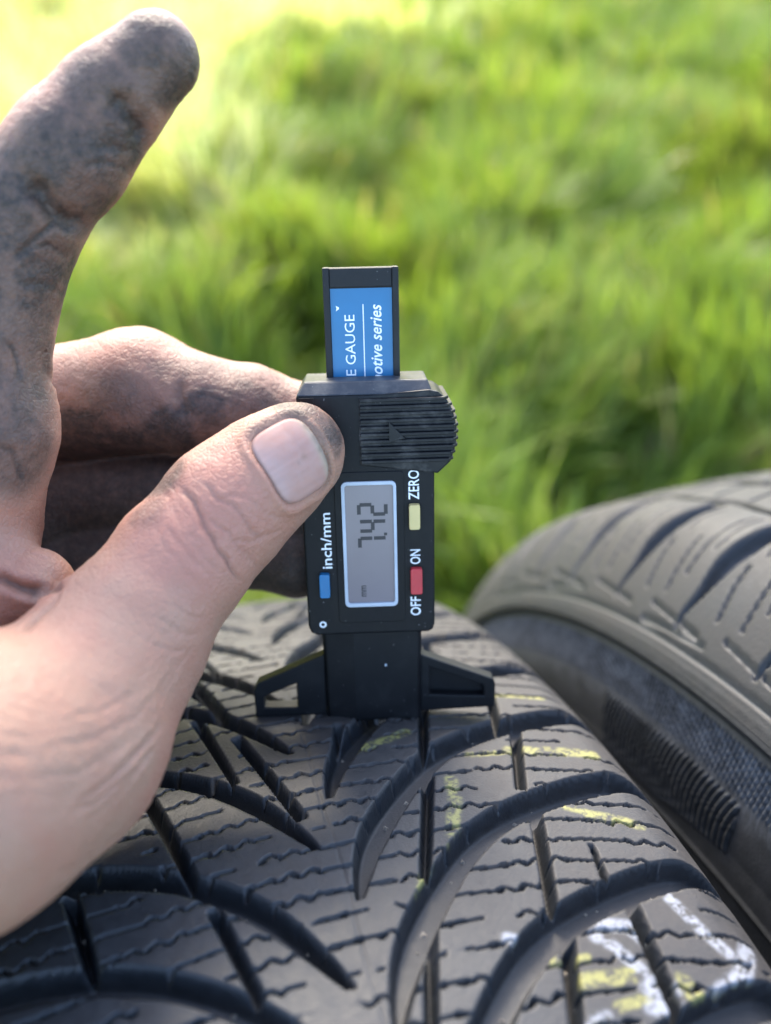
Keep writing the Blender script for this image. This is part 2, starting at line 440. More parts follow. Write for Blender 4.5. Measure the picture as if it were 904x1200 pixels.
def tread_depth1(v, s):
    P = np.stack([v, s], -1)
    dep = np.zeros(len(P)); inside = np.full(len(P), 50.)
    for poly, steep, D in GROOVES:
        lo = poly.min(0) - 2; hi = poly.max(0) + 2
        sel = np.where((P[:, 0] > lo[0]) & (P[:, 0] < hi[0]) & (P[:, 1] > lo[1]) & (P[:, 1] < hi[1]))[0]
        if len(sel) == 0: continue
        sd = poly_sd(P[sel], poly)
        x = np.clip(-sd + .12, 0, None)
        d = x * steep; d = D - np.log1p(np.exp(np.clip((D - d) * 2.2, -40, 40))) / 2.2
        d = np.clip(d, 0, D) * sstep(0, .2, x)
        dep[sel] = np.maximum(dep[sel], d); inside[sel] = np.minimum(inside[sel], sd)
    fade = 1 - sstep(64, 71, np.abs(v)) * .85
    dep *= fade
    # sipes
    PIT = 4.72
    j0 = np.floor((s - 62.6) / PIT).astype(int)
    best = np.full(len(P), 9.); wid = np.full(len(P), .24)
    for dj in (-3, -2, -1, 0, 1, 2, 3, 4):
        jj = j0 + dj
        for j in np.unique(jj):
            sel = np.where(jj == j)[0]
            d = np.abs(s[sel] - (62.6 + j * PIT + sipe_line(int(j), v[sel])))
            m = d < best[sel]
            best[sel[m]] = d[m]
            wid[sel[m]] = .07 + .22 * (np.sin(v[sel[m]] * 1.70 + j * 2.1) > .45) * (np.sin(v[sel[m]] * .17 + j) > -.3)
    cut = 1 - sstep(wid, wid + .15, best)
    gap = fbm(np.stack([v * .13, s * .35, 0 * v], -1), 2, 5)
    cut *= sstep(.30, .36, gap) * sstep(-.9, -.3, inside) * (1 - sstep(60, 64, np.abs(v)))
    dep = np.maximum(dep, cut * 4.0)
    # mould parting line down the middle
    dep += .22 * np.exp(-((v + .15 * np.sin(s * .21)) / .16) ** 2)
    return dep, inside

def revolve(name, prof, steps, mat, parent, Rw, jitter=None, attrs=None, a0=0., a1=2 * math.pi):
    """lathe a (v, r) profile about the X axis; r given relative to Rw"""
    prof = np.asarray(prof, float)
    full = abs(a1 - a0 - 2 * math.pi) < 1e-6
    th = np.linspace(a0, a1, steps, endpoint=not full)
    T, V = np.meshgrid(th, prof[:, 0], indexing='ij'); Rr = np.broadcast_to(Rw + prof[:, 1], T.shape).copy()
    if jitter is not None: Rr, V = jitter(T, V, Rr)
    co = np.stack([V, Rr * np.sin(T), Rr * np.cos(T)], -1).reshape(-1, 3) * MM
    me = np_mesh(name, co, grid_faces(len(th), len(prof), wrap=full))
    if attrs is not None:
        for k, val in attrs(T.ravel(), V.ravel(), Rr.ravel()).items(): add_float(me, k, val)
    return link(name, me, mat, parent)

def make_tyre1():
    root = empty('tyre', Matrix.Translation((0, 0, R1 * MM)))
    tag(root, 'used winter tyre with arrow shaped grooves and yellow chalk, under the depth gauge', 'tyre')
    s = np.concatenate([np.arange(-60, 30, .9), np.arange(30, 75, .30), np.arange(75, 140, .34), np.arange(140, 190, .55), np.arange(190, 330, .9)])
    v = np.concatenate([np.arange(-72, -60, .6), np.arange(-60, 66, .32), np.arange(66, 72.2, .6)])
    S, V = np.meshgrid(s, v, indexing='ij'); sv_, vv = S.ravel(), V.ravel()
    dep, ins = tread_depth1(vv, sv_)
    r = prof1(vv) - dep
    th = sv_ / R1
    co = np.stack([vv, r * np.sin(th), r * np.cos(th)], -1) * MM
    me = np_mesh('tread', co, grid_faces(len(s), len(v)))
    top = np.maximum(1 - sstep(.15, .8, dep), .95 * sstep(4.2, 4.7, dep) * (ins < -.8))
    P = np.stack([vv, sv_], -1)
    dustmap = fbm(np.stack([vv * .05, sv_ * .05, 0 * vv], -1), 4, 77)
    # dust graded to paint in the light: warm at right and far, bare at left
    add_float(me, 'top', top * (.03 + .97 * sstep(-30, 34, vv + (sv_ - 90) * .45 + (dustmap - .5) * 40)))
    ny = .6 * fbm(np.stack([vv * .45, sv_ * .8, 0 * vv], -1), 3, 8) + .4 * vnoise(np.stack([vv * 2.2 + sv_ * .8, sv_ * 2.6, 0 * vv], -1), 18)
    y = strokes(P, MARK_Y) * sstep(.34, .64, ny); w = strokes(P, [(p_, q_ * 1.5) for p_, q_ in MARK_W]) * sstep(.30, .58, ny)
    tt = (1 - sstep(.3, 1.6, dep))
    y *= tt; w *= tt
    add_float(me, 'mark', np.maximum(y * .46, w * .42))
    add_color(me, 'mark_col', np.where((w > y)[:, None], np.array([.50, .53, .60]), np.array([.44, .42, .11])))
    link('tread', me, m_rub1, root)
    # grit caught in the grooves
    g = np.random.default_rng(17)
    cand = np.where((dep > 4.0) & (np.abs(vv) < 62) & (sv_ > 35) & (sv_ < 200))[0]
    pick = g.choice(cand, 90, replace=False)
    oc = np.array([[1, 0, 0], [-1, 0, 0], [0, 1, 0], [0, -1, 0], [0, 0, 1], [0, 0, -1]], float); of = np.array([[0, 2, 4], [2, 1, 4], [1, 3, 4], [3, 0, 4], [2, 0, 5], [1, 2, 5], [3, 1, 5], [0, 3, 5]])
    GV = np.concatenate([co[i] + oc * g.uniform(.25, .75) * MM * g.uniform(.6, 1.2, (6, 1)) for i in pick]); GF = np.concatenate([of + 6 * k for k in range(len(pick))])
    tag(link('grit', np_mesh('grit', GV, GF, False), plain('grit_stone', (.26, .23, .19), .8), root), kind='stuff')
    # the rest of the running surface, out of the picture
    s2 = np.arange(330, 2 * math.pi * R1 - 60 + 1.4, 1.5); s2[-1] = 2 * math.pi * R1 - 60
    v2 = np.arange(-72, 72.1, 1.2)
    S, V = np.meshgrid(s2, v2, indexing='ij'); vv = V.ravel(); ss = S.ravel()
    sm = (ss - 60) % 92 + 60 
    dep, ins = tread_depth1(vv, sm)
    r = prof1(vv) - np.where(dep > 2.5, dep, 0); th = ss / R1
    me = np_mesh('tread', np.stack([vv, r * np.sin(th), r * np.cos(th)], -1) * MM, grid_faces(len(s2), len(v2)))
    add_float(me, 'top', .5 * (dep < 1)); link('tread', me, m_rub1, root)
    for sg in (-1, 1):
        pr = [(72, prof1(72.) - R1), (76, -31), (80.5, -42), (84.5, -55), (86.5, -70), (86, -85), (82.5, -99), (77, -108), (74.5, -112), (73, -116), (66, -119), (62, -114), (64, -100), (74, -80), (76, -60), (66, -30), (40, -17), (0, -14)]
        pr = smooth_poly(pr, 1)
        pr[:, 0] *= sg
        revolve('sidewall', pr if sg > 0 else pr[::-1], 160, m_side, root, R1)
make_tyre1()

def make_tyre2():
    ax = Vector((.99644537, .0149478, .08290473)); fy = Vector((-.01499944, .9998875, 0)); fz = Vector((-.08289541, -.00124352, .99655748))
    M = Matrix(((ax.x, fy.x, fz.x, .189173), (ax.y, fy.y, fz.y, -.01154), (ax.z, fy.z, fz.z, (27.16 + R1) * MM), (0, 0, 0, 1)))
    root = empty('tyre', M)
    tag(root, 'all season tyre with curved shoulder grooves and scuffed sidewall, leaning on the chalked tyre', 'tyre')
    W2 = 73.97
    def prof2(v):
        a = np.abs(v) / W2
        return R2 - 6 * a ** 2 - 24 * np.clip((a - .55) / .45, 0, None) ** 2
    PT = 32.6
    up = smooth_poly([(-69, 161.0), (-66.5, 161.3), (-62.5, 160.3), (-59, 161.3), (-54.5, 162.6), (-48, 162.2), (-40.5, 161.4), (-34, 161.5)], 2)
    lo = smooth_poly([(-69, 159.6), (-66.5, 159.3), (-63.5, 157.3), (-60, 155.9), (-56, 154.4), (-50.5, 153.4), (-45, 153.0), (-34, 153.8)], 2)
    gl = np.concatenate([up, lo[::-1]])
    def soft(q):
        q = np.clip(q + .1, 0, None) * 3.0
        return np.clip(5.2 - np.log1p(np.exp(np.clip((5.2 - q) * 2, -40, 40))) / 2, 0, 5.2) * sstep(0, .4, q)
    def depth(v, s):
        sm = (s - 143) % PT + 143                    # one pitch, 143 .. 175.6
        blk = np.floor((s - 143) / PT)
        P = np.stack([v, sm], -1); dep = np.zeros(len(P))
        sel = np.abs(v + 52) < 22
        sd = poly_sd(P[sel], gl)
        dep[sel] = soft(-sd)
        # mirrored shoulder
        Pm = np.stack([-v, (sm - 143 + 16) % PT + 143], -1); sel = np.abs(v - 52) < 22
        sd = poly_sd(Pm[sel], gl); dep[sel] = np.maximum(dep[sel], soft(-sd))
        for c, w in ((-33.0, 1.5), (33.0, 1.5), (-11, 3.6), (11, 3.6)):            # circumferential grooves
            dep = np.maximum(dep, 6.5 * (1 - sstep(w * .65, w, np.abs(v - c + .8 * np.sin(sm * 2 * math.pi / PT)))))
        # slanted cuts of the inner ribs
        for c0, c1, ph in ((-32, -12, 3), (12, 32, 15), (-10, 10, 9)):
            q = (sm - 143 - ph - (v - c0) * .35) % (PT / 2)
            m = (v > c0 + 2) & (v < c1 - 1)
            dep = np.maximum(dep, np.where(m, 3.5 * (1 - sstep(.3, .6, np.abs(q - 4))), 0))
        def cut(pts, w, d):
            pts = np.asarray(pts, float); o = np.zeros(len(P))
            for sgn in (1, -1):
                Q = P if sgn > 0 else np.stack([-v, (sm - 143 + 16) % PT + 143], -1)
                for a, b in zip(pts[:-1], pts[1:]):
                    e = b - a
                    se = np.where((Q[:, 0] > min(a[0], b[0]) - 2) & (Q[:, 0] < max(a[0], b[0]) + 2))[0]
                    t = np.clip((Q[se] - a) @ e / (e @ e), 0, 1); dd = np.linalg.norm(Q[se] - a - t[:, None] * e, axis=1)
                    o[se] = np.maximum(o[se], d * (1 - sstep(w * .5, w, dd)))
            return o
        for pts, w, d in (([(-64.2, 171.5), (-58, 173.2), (-51.5, 174.8)], .5, 1.6), ([(-60, 168.2), (-53.2, 169.6), (-45, 169.9), (-39, 169)], .5, 1.6),
                          ([(-64.8, 147.5), (-59, 149.8), (-54, 151)], .55, 1.6), ([(-50, 149.5), (-44, 150.5), (-38, 150)], .45, 1.2), ([(-53, 165.5), (-46, 166.2), (-38, 166)], .45, 1.2),
                          ([(-68.3, 151), (-67.8, 158.5)], .6, 1.4), ([(-67.8, 161), (-66.8, 174)], .6, 1.4)):
            dep = np.maximum(dep, cut(pts, w, d))
        if True:                                                   # stepped line by every second block
            q = np.where(blk % 2 == 0, s - 143 - blk * PT, 1e3)
            dep = np.maximum(dep, np.where((q > 4) & (q < 32.4), 1.3 * (1 - sstep(.3, .65, np.abs(v + 69.4 + (q - 20) * .02))), 0))
        dep = np.maximum(dep, 1.3 * (1 - sstep(.25, .65, np.abs(v + 70.9))))        # line above the shoulder rib
        dep = np.maximum(dep, 1.3 * (1 - sstep(.5, 1.0, np.abs(v - 70.9))))
        dep -= .3 * np.exp(-((np.abs(v) - 73.0) / .4) ** 2)
        return dep
    s = np.concatenate([np.arange(60, 215, .6), np.arange(215, 340, .9), np.arange(340, 440, 2)])
    v = np.concatenate([np.arange(-73.97, -28, .33), np.arange(-28, 20, .8), np.arange(20, 74, 1.4), [73.97]])
    def band(s, v):
        S, V = np.meshgrid(s, v, indexing='ij'); ss, vv = S.ravel(), V.ravel()
        dep = depth(vv, ss); r = prof2(vv) - dep; th = ss / R2
        me = np_mesh('tread', np.stack([vv, r * np.sin(th), r * np.cos(th)], -1) * MM, grid_faces(len(s), len(v)))
        add_float(me, 'top', 1 - sstep(.3, 1.0, dep))
        return me
    link('tread', band(s, v), m_rub2, root)
    C2 = 2 * math.pi * R2
    link('tread', band(np.linspace(438, C2 + 60, 900), np.linspace(-73.97, 73.97, 90)), m_rub2, root)
    # left sidewall with its textured scuff band and hatching
    a_s = np.arange(75, 330, .42)
    rr = np.concatenate([np.arange(-30, -78, -.42), np.arange(-78, -122, -2.)])
    A, Q = np.meshgrid(a_s, rr, indexing='ij'); ss, q = A.ravel(), Q.ravel()
    def vside(q):
        return -(73.97 + 6.0 * sstep(30, 62, -q) + 3.5 * np.sin(np.clip((-q - 58) / 60, 0, 1) * math.pi) - 6 * sstep(92, 122, -q) ** 2)
    def relief(ss, q):
        h = np.zeros(len(q))
        h += .8 * (1 - sstep(.3, .9, np.abs(q + 31.2)))                         # rib at the shoulder
        h -= .9 * (1 - sstep(.6, 1.4, np.abs(q + 33.2)))
        # scuff band: fine knurl
        b = sstep(34.5, 35.5, -q) * (1 - sstep(44.5, 46, -q))
        kn = np.sin(ss * 4.0 + q * .9) + .35 * np.sin(ss * 1.3 - q * 2.9)
        h += b * .38 * kn
        # hatched arcs below
        c = (ss - 152) / 34.0
        hat = (np.abs(c) < 1) * sstep(46.5, 47.3, -q) * (1 - sstep(62, 63, -q + 10 * np.clip(-c, 0, 1) * .4))
        ph = (ss + .055 * (q + 48) ** 2 * np.sign(-q) * .6 + q * .55) / 2.25
        h += hat * 1.1 * (sstep(-.25, .25, np.sin(ph * 2 * math.pi)) - .35)
        h += .5 * (1 - sstep(.3, .8, np.abs(q + 65))) + .7 * sstep(76, 77, -q) * (1 - sstep(79, 80, -q))
        h += .45 * sstep(.2, .5, np.sin((ss + q * .8) * .33)) * sstep(66, 67, -q) * (1 - sstep(74, 75, -q)) * (ss > 190)
        return h
    def scuff(ss, q):
        P = np.stack([ss * .16, q * .35, 0 * q], -1)
        n = fbm(P, 4, 31); n2 = fbm(np.stack([ss * 1.9, q * .5, 0 * q], -1), 2, 91)
        b = sstep(34, 36, -q) * (1 - sstep(42, 52, -q + 10 * (n - .5)))
        return np.clip(b * (.25 + .75 * sstep(.30, .70, n * .5 + n2 * .5)) * .8, 0, 1)
    vv = vside(q) - relief(ss, q); th = ss / R2; r = R2 + q
    me = np_mesh('sidewall', np.stack([vv, r * np.sin(th), r * np.cos(th)], -1) * MM, grid_faces(len(a_s), len(rr))[:, ::-1])
    add_float(me, 'scuff', scuff(ss, q))
    link('sidewall', me, m_side, root)
    pr = np.stack([vside(np.arange(-30, -122.1, -4.)), np.arange(-30, -122.1, -4.)], -1)
    revolve('sidewall', pr[::-1], 150, m_side, root, R2, a0=329.5 / R2, a1=2 * math.pi + 75.5 / R2)
    inner = np.array([(vside(np.array([-122.]))[0], -122), (-64, -124), (-62, -112), (-74, -80), (-66, -45), (-30, -22), (0, -16), (30, -22), (66, -45), (74, -80), (62, -112), (64, -124), (70, -122), (78, -100), (83, -75), (79, -50), (74, -30.)])
    revolve('inner_liner', inner[::-1], 150, m_side, root, R2)
make_tyre2()

# ------------------------------------------------------------------ depth gauge (local frame: x across, y up the beam, z towards the front), mm
GP = np.array([16.3328, 118.3743, 283.1730 + R1])
GE = (0.97180059, -0.21756006, 0.09094626); GN = (0, 0.38568557, 0.92263028); GZ = (-0.23580416, -0.89661266, 0.37480947)
GM = Matrix(((GE[0], GN[0], GZ[0], GP[0] * MM), (GE[1], GN[1], GZ[1], GP[1] * MM), (GE[2], GN[2], GZ[2], GP[2] * MM), (0, 0, 0, 1)))
def finish(name, bm, mat, parent, bevel=0, seg=2, smooth=False):
    bmesh.ops.recalc_face_normals(bm, faces=bm.faces[:])
    if bevel:
        ed = [e for e in bm.edges if len(e.link_faces) == 2 and e.calc_face_angle(0) > .3]
        bmesh.ops.bevel(bm, geom=ed, offset=bevel, segments=seg, affect='EDGES', profile=.6, clamp_overlap=True)
    for v in bm.verts: v.co *= MM
    me = bpy.data.meshes.new(name); bm.to_mesh(me); bm.free()
    if smooth:
        for p in me.polygons: p.use_smooth = True
    return link(name, me, mat, parent)
def prism(name, poly, z0, z1, mat, parent, bevel=.3, seg=2):
    bm = bmesh.new()
    a = [bm.verts.new((x, y, z0)) for x, y in poly]; b = [bm.verts.new((x, y, z1)) for x, y in poly]
    bm.faces.new(a[::-1]); bm.faces.new(b)
    n = len(poly)
    for i in range(n): bm.faces.new((a[i], a[(i + 1) % n], b[(i + 1) % n], b[i]))
    return finish(name, bm, mat, parent, bevel, seg)
def ring_prism(name, outer, inner, z0, z1, mat, parent, bevel=.25):
    bm = bmesh.new(); n = len(outer)
    L = [[bm.verts.new((x, y, z)) for x, y in q] for q, z in ((outer, z0), (inner, z0), (outer, z1), (inner, z1))]
    for i in range(n):
        j = (i + 1) % n
        bm.faces.new((L[2][i], L[2][j], L[3][j], L[3][i])); bm.faces.new((L[0][j], L[0][i], L[1][i], L[1][j]))
        bm.faces.new((L[0][i], L[0][j], L[2][j], L[2][i])); bm.faces.new((L[1][j], L[1][i], L[3][i], L[3][j]))
    return finish(name, bm, mat, parent, bevel)
def rrect(x0, x1, y0, y1, r, n=5):
    out = []
    for cx, cy, a0 in ((x1 - r, y1 - r, 0), (x0 + r, y1 - r, 90), (x0 + r, y0 + r, 180), (x1 - r, y0 + r, 270)):
        for k in range(n): a = math.radians(a0 + 90 * k / (n - 1)); out.append((cx + r * math.cos(a), cy + r * math.sin(a)))
    return out
def lettering(text, x_base, x_cap, y0, y1, z, mat, parent, shear=0., bold=0., name='lettering', align_end=False):
    """text reading up the gauge: letters' tops point to -x; fits y0..y1 and x_cap..x_base"""
    cu = bpy.data.curves.new('lettering', 'FONT'); cu.body = text; cu.size = 1; cu.shear = shear; cu.offset = bold; cu.resolution_u = 3
    ob = bpy.data.objects.new('tmp', cu); COL.objects.link(ob)
    me = bpy.data.meshes.new_from_object(ob.evaluated_get(bpy.context.evaluated_depsgraph_get()))
    bpy.data.objects.remove(ob)
    co = np.zeros(len(me.vertices) * 3, np.float32); me.vertices.foreach_get('co', co); co = co.reshape(-1, 3)
    mn, mx = co.min(0), co.max(0)
    u = (co[:, 0] - mn[0]) / (mx[0] - mn[0]); w = (co[:, 1] - mn[1]) / (mx[1] - mn[1])
    new = np.stack([x_base + (x_cap - x_base) * w, y0 + (y1 - y0) * u, np.full(len(u), z)], -1) * MM
    me.vertices.foreach_set('co', new.astype(np.float32).ravel()); me.update()
    o = link(name, me, mat, parent)
    return o

def make_gauge():
    r = empty('depth_gauge', GM)
    tag(r, 'black digital tread depth gauge reading 7.42, held upright on the tyre', 'depth gauge')
    hp = [(-12.65, 22.4), (-12.1, 21.0), (-10.8, 20.5), (11.6, 20.5), (12.5, 21.0), (12.9, 22.2), (12.9, 53), (13.1, 69.4), (-12.7, 69.4)]
    H = prism('housing', hp, -11, 3, m_black, r, .55, 3)
    # chamfered cap the beam slides out of
    bm = bmesh.new()
    a = [bm.verts.new(c) for c in ((-12.7, 69.3, -11.1), (12.7, 69.3, -11.1), (12.7, 69.3, 3.05), (-12.7, 69.3, 3.05))]
    b = [bm.verts.new(c) for c in ((-11.2, 71.6, -9.5), (11.8, 71.6, -9.5), (11.8, 71.6, .9), (-11.2, 71.6, .9))]
    bm.faces.new(a[::-1]); bm.faces.new(b)
    for i in range(4): bm.faces.new((a[i], a[(i + 1) % 4], b[(i + 1) % 4], b[i]))
    cap_m = mat_plastic('cap_plastic', (.035, .040, .050), .36, .5)
    finish('top_cap', bm, cap_m, r, .35, 2)
    # raised display panel and corner mouldings
    prism('display_panel', rrect(-6.4, 7.0, 23.2, 54.6, .8), 2.6, 3.28, m_black, r, .18)
    ring_prism('corner_moulding', [(-12.2, 65.9), (-9.4, 65.9), (-9.4, 69.0), (-12.2, 69.0)], [(-11.9, 66.2), (-9.7, 66.2), (-9.7, 68.7), (-11.9, 68.7)], 2.9, 3.2, m_black, r, .05)
    # thumb grip
    gp = [(-1.3, 55.8), (12.6, 54.0), (13.6, 53.9), (16.0, 56.2), (17.0, 59.5), (17.1, 62.8), (16.4, 66), (15.0, 68.5), (13.6, 69.6), (12.0, 70.0), (-1.2, 69.1)]
    gr = prism('grip', gp, -9, 3.12, m_grip, r, .3)
    def edge_x(y):
        ys = [53.9, 56.2, 59.5, 62.8, 66, 68.5, 69.6]; xs = [13.6, 16.0, 17.0, 17.1, 16.4, 15.0, 13.6]
        return float(np.interp(y, ys, xs))
    for k in range(10):
        y = 56.6 + k * 1.30
        bm = bmesh.new(); ex = edge_x(y) + .45
        bow = .12
        q = [(-1.0, y - .36, 3.0), (ex - 1.2, y - .36 + bow, 3.0), (ex - 1.2, y + .36 + bow, 3.0), (-1.0, y + .36, 3.0)]
        top = [(-1.0, y - .28, 3.95), (ex - 1.0, y - .28 + bow, 3.95), (ex - 1.0, y + .28 + bow, 3.95), (-1.0, y + .28, 3.95)]
        A = [bm.verts.new(c) for c in q]; B = [bm.verts.new(c) for c in top]
        C = [bm.verts.new(c) for c in ((ex, y - .3 + bow, 2.4), (ex, y + .3 + bow, 2.4), (ex, y + .3 + bow, -8), (ex, y - .3 + bow, -8), (ex - 1.2, y - .36 + bow, -8), (ex - 1.2, y + .36 + bow, -8))]
        bm.faces.new(B); bm.faces.new((A[3], A[2], B[2], B[3])); bm.faces.new((A[0], B[0], B[1], A[1])); bm.faces.new((A[0], A[3], B[3], B[0]))
        bm.faces.new((B[1], C[0], C[1], B[2])); bm.faces.new((C[0], C[3], C[2], C[1])); bm.faces.new((A[1], B[1], C[0], C[3], C[4])); bm.faces.new((B[2], A[2], C[5], C[2], C[1]))
        finish('ridge', bm, m_grip, gr, .09, 1)
    prism('arrow_mark', [(4.3, 60.2), (4.3, 64.4), (7.4, 61.0), (6.4, 60.9)], 3.3, 4.0, m_grip, gr, .12)
    # display
    out = rrect(-5.05, 5.5, 26.8, 52.8, 1.0); inn = rrect(-4.4, 4.9, 27.6, 52.1, .5)
    ring_prism('display_frame', out, inn, 2.9, 3.72, m_frame, r, .14)
    lcd = prism('display', rrect(-4.5, 5.0, 27.5, 52.2, .3), 3.0, 3.33, m_lcd, r, 0)
    T = .72
    def seg(name, y0, x_top, x_bot, h, segs):
        bm = bmesh.new(); xm = (x_top + x_bot) / 2; y1 = y0 + h; t = T / 2; g = .16
        S = {'a': (x_top - t, x_top + t, y0, y1), 'g': (xm - t, xm + t, y0 + g, y1 - g), 'd': (x_bot - t, x_bot + t, y0, y1),
             'f': (x_top + g, xm - g, y0 - t, y0 + t), 'b': (x_top + g, xm - g, y1 - t, y1 + t), 'e': (xm + g, x_bot - g, y0 - t, y0 + t), 'c': (xm + g, x_bot - g, y1 - t, y1 + t)}
        for k in segs: x0, x1, a, b = S[k]; box_bm(bm, x0, x1, a, b, 3.34, 3.37)
        return finish(name, bm, m_seg, lcd)
    seg('digit', 46.15, -1.75, 3.45, 1.95, 'abged'); seg('digit', 42.75, -1.75, 3.45, 1.95, 'fbgc'); seg('digit', 39.35, -1.75, 3.45, 1.9, 'abc')
    bm = bmesh.new(); box_bm(bm, 3.0, 3.6, 41.75, 42.3, 3.34, 3.37); finish('decimal_point', bm, m_seg, lcd)
    lettering('mm', -.75, -1.75, 28.9, 31.3, 3.35, m_seg, lcd, bold=.02)
    # buttons
    for col, (x0, x1, y0, y1), lab in (('yellow', (7.9, 10.0, 43.0, 48.0), 'yellow zero button'), ('red', (8.05, 10.35, 29.4, 34.8), 'red on and off button'), ('blue', (-9.95, -7.95, 29.2, 34.2), 'blue unit button')):
        b = prism('button', rrect(x0, x1, y0, y1, .35, 3), 2.2, 4.3, m_btn[col], r, .25); b['label'] = lab
    for txt, x0, x1, y0, y1 in (('ZERO', 9.95, 7.85, 48.75, 54.7), ('ON', 10.1, 8.05, 35.4, 38.5), ('OFF', 10.1, 8.0, 24.3, 28.4), ('inch/mm', -7.3, -9.35, 35.0, 46.6)):
        lettering(txt, x0, x1, y0, y1, 3.03, m_white, r, bold=.012)
    rg = [(-9.7 + .72 * math.cos(a), 22.9 + .72 * math.sin(a)) for a in np.linspace(0, 2 * math.pi, 13)[:-1]]
    ri = [(-9.7 + .38 * math.cos(a), 22.9 + .38 * math.sin(a)) for a in np.linspace(0, 2 * math.pi, 13)[:-1]]
    ring_prism('power_mark', rg, ri, 2.98, 3.04, m_white, r, 0)
    # sliding beam with its blue label
    bm_ = prism('beam', [(-7.1, 60), (6.9, 60), (6.85, 91.7), (-7.15, 91.7)], -8.5, -4.4, m_beam, r, .2)
    for x0, x1 in ((-7.15, -5.95), (5.75, 6.95)):
        prism('rail', [(x0, 60.2), (x1, 60.2), (x1, 91.75), (x0, 91.75)], -8.55, -3.75, m_beam, bm_, .18)
    prism('end_stop', [(-5.9, 88.2), (5.7, 88.2), (5.7, 91.6), (-5.9, 91.6)], -7, -4.05, m_beam, bm_, .15)
    lb = prism('label', [(-5.85, 62), (5.65, 62), (5.65, 88.0), (-5.85, 88.0)], -5, -4.25, m_blue, bm_, 0)
    lettering('E GAUGE', -1.45, -3.35, 71.8, 83.2, -4.23, m_white, lb)
    lettering('motive series', 3.65, 1.55, 69.7, 85.0, -4.23, m_white, lb, shear=.25, bold=.012)
    prism('line', [(.12, 62), (.30, 62), (.30, 85.1), (.12, 85.1)], -4.3, -4.23, m_white, lb, 0)
    prism('arrow_mark', [(-4.9, 83.9), (-4.3, 84.3), (-4.3, 84.6), (-4.9, 84.9), (-4.75, 84.4)], -4.3, -4.23, m_white, lb, 0)
    # sleeve that carries the foot
    bm = bmesh.new()
    plan = [(-10.2, -9), (-10.2, -.2), (-9.6, .5), (-3.7, 1.6), (9.6, 1.6), (10.35, .8), (10.35, -9)]
    n = len(plan)
    a = [bm.verts.new((x * .965, -.5, z)) for x, z in plan]; b = [bm.verts.new((x, 20.9, z)) for x, z in plan]
    bm.faces.new(a); bm.faces.new(b[::-1])
    for i in range(n): bm.faces.new((a[i], b[i], b[(i + 1) % n], a[(i + 1) % n]))
    finish('sleeve', bm, m_black, r, .35, 3)
    box = bmesh.new(); box_bm(box, 2.6, 3.0, 12.3, 12.8, 1.5, 1.68); finish('scuff', box, m_frame, r)
    # foot: open left wing, webbed right wing
    foot = ring_prism('foot', [(-25.1, .3), (-10, .25), (-10, 14.5), (-24.2, 8.3), (-25.1, 6.6)], [(-23.1, 2.5), (-16.1, 2.3), (-16.0, 8.0), (-22.2, 5.5), (-23.1, 4.9)], -3, 0, m_black, r, .3)
    prism('foot_web', [(-16.2, 1.2), (-10, 1.2), (-10, 12), (-16.2, 9.6)], -2.6, -.9, m_black, r, .15)
    ring_prism('foot', [(10, .3), (26.0, .8), (26.0, 6.3), (25.5, 7.5), (10, 13.9)], [(12.0, 4.3), (23.6, 3.5), (23.6, 5.4), (23.3, 6.1), (12.0, 10.8)], -3, 0, m_black, r, .3)
    prism('foot_web', [(10.5, 1.5), (24.2, 1.5), (24.2, 6.5), (10.5, 12)], -2.9, -2.1, m_black, r, .15)
    prism('probe', [(-1.0, -6.5), (1.0, -6.5), (1.0, 1), (-1.0, 1)], -5, -3.5, plain('steel', (.5, .5, .5), .3), r, .1)
make_gauge()

# ------------------------------------------------------------------ hand
# <handsdf>
CH = {
 'thumb': [(1.5, 137.0, 647.6, 9.32), (-3.8, 135.0, 644.9, 10.19), (-11.1, 131.4, 641.1, 11.27), (-19.9, 125.3, 635.5, 11.49), (-31.9, 113.9, 627.4, 12.75)],
 'thenar': [(-31.9, 113.9, 627.4, 12.75), (-43.0, 99.1, 625.2, 16.4), (-55.1, 90.6, 629.4, 18.9), (-69.8, 83.7, 634.6, 18.71)],
 'web': [(-61.9, 134.4, 626.4, 15.89), (-45.6, 128.8, 629.5, 7.02)],
 'index': [(-15.7, 173.5, 703.9, 7.06), (-24.2, 172.9, 696.8, 8.31), (-31.3, 170.5, 689.8, 9.66), (-41.1, 169.2, 679.9, 10.60), (-51.1, 159.9, 660.9, 12.02), (-54.2, 152.4, 648.1, 14.77), (-61.5, 144.7, 633.5, 16.98)],
 'middle': [(14.1, 163.2, 633.8, 8.21), (-2.3, 169.4, 636.0, 9.28), (-14.2, 173.3, 635.8, 10.76), (-25.0, 179.1, 636.6, 13.06), (-50.1, 187.1, 628.1, 13.03), (-67.3, 178.4, 617.9, 15.01)],
 'ring': [(10.2, 153.6, 616.9, 8.72), (-2.0, 163.7, 614.1, 9.78), (-20.5, 173.8, 612.1, 11.58), (-45.8, 181.5, 607.9, 14.52), (-68.2, 170.4, 602.3, 16.29)],
 'pinky': [(4.4, 148.0, 609.8, 8.30), (-5.0, 156.5, 607.9, 8.91), (-23.9, 163.2, 602.0, 9.88), (-49.6, 167.5, 593.8, 13.18), (-68.7, 155.5, 593.2, 15.86)],
 'palm': [(-63.3, 150.7, 628.7, 16.95), (-71.8, 130.0, 617.6, 21.18), (-74.5, 92.9, 629.1, 20.88)],
 'palm2': [(-68.4, 163.0, 601.6, 17.73), (-77.3, 138.4, 601.6, 18.31), (-79.0, 100.5, 620.5, 20.17)],
 'arm': [(-68.9, 83.9, 635.2, 20.0), (-137.3, 50.2, 626.8, 25.0), (-289.6, -14.8, 603.6, 38.0)],
}
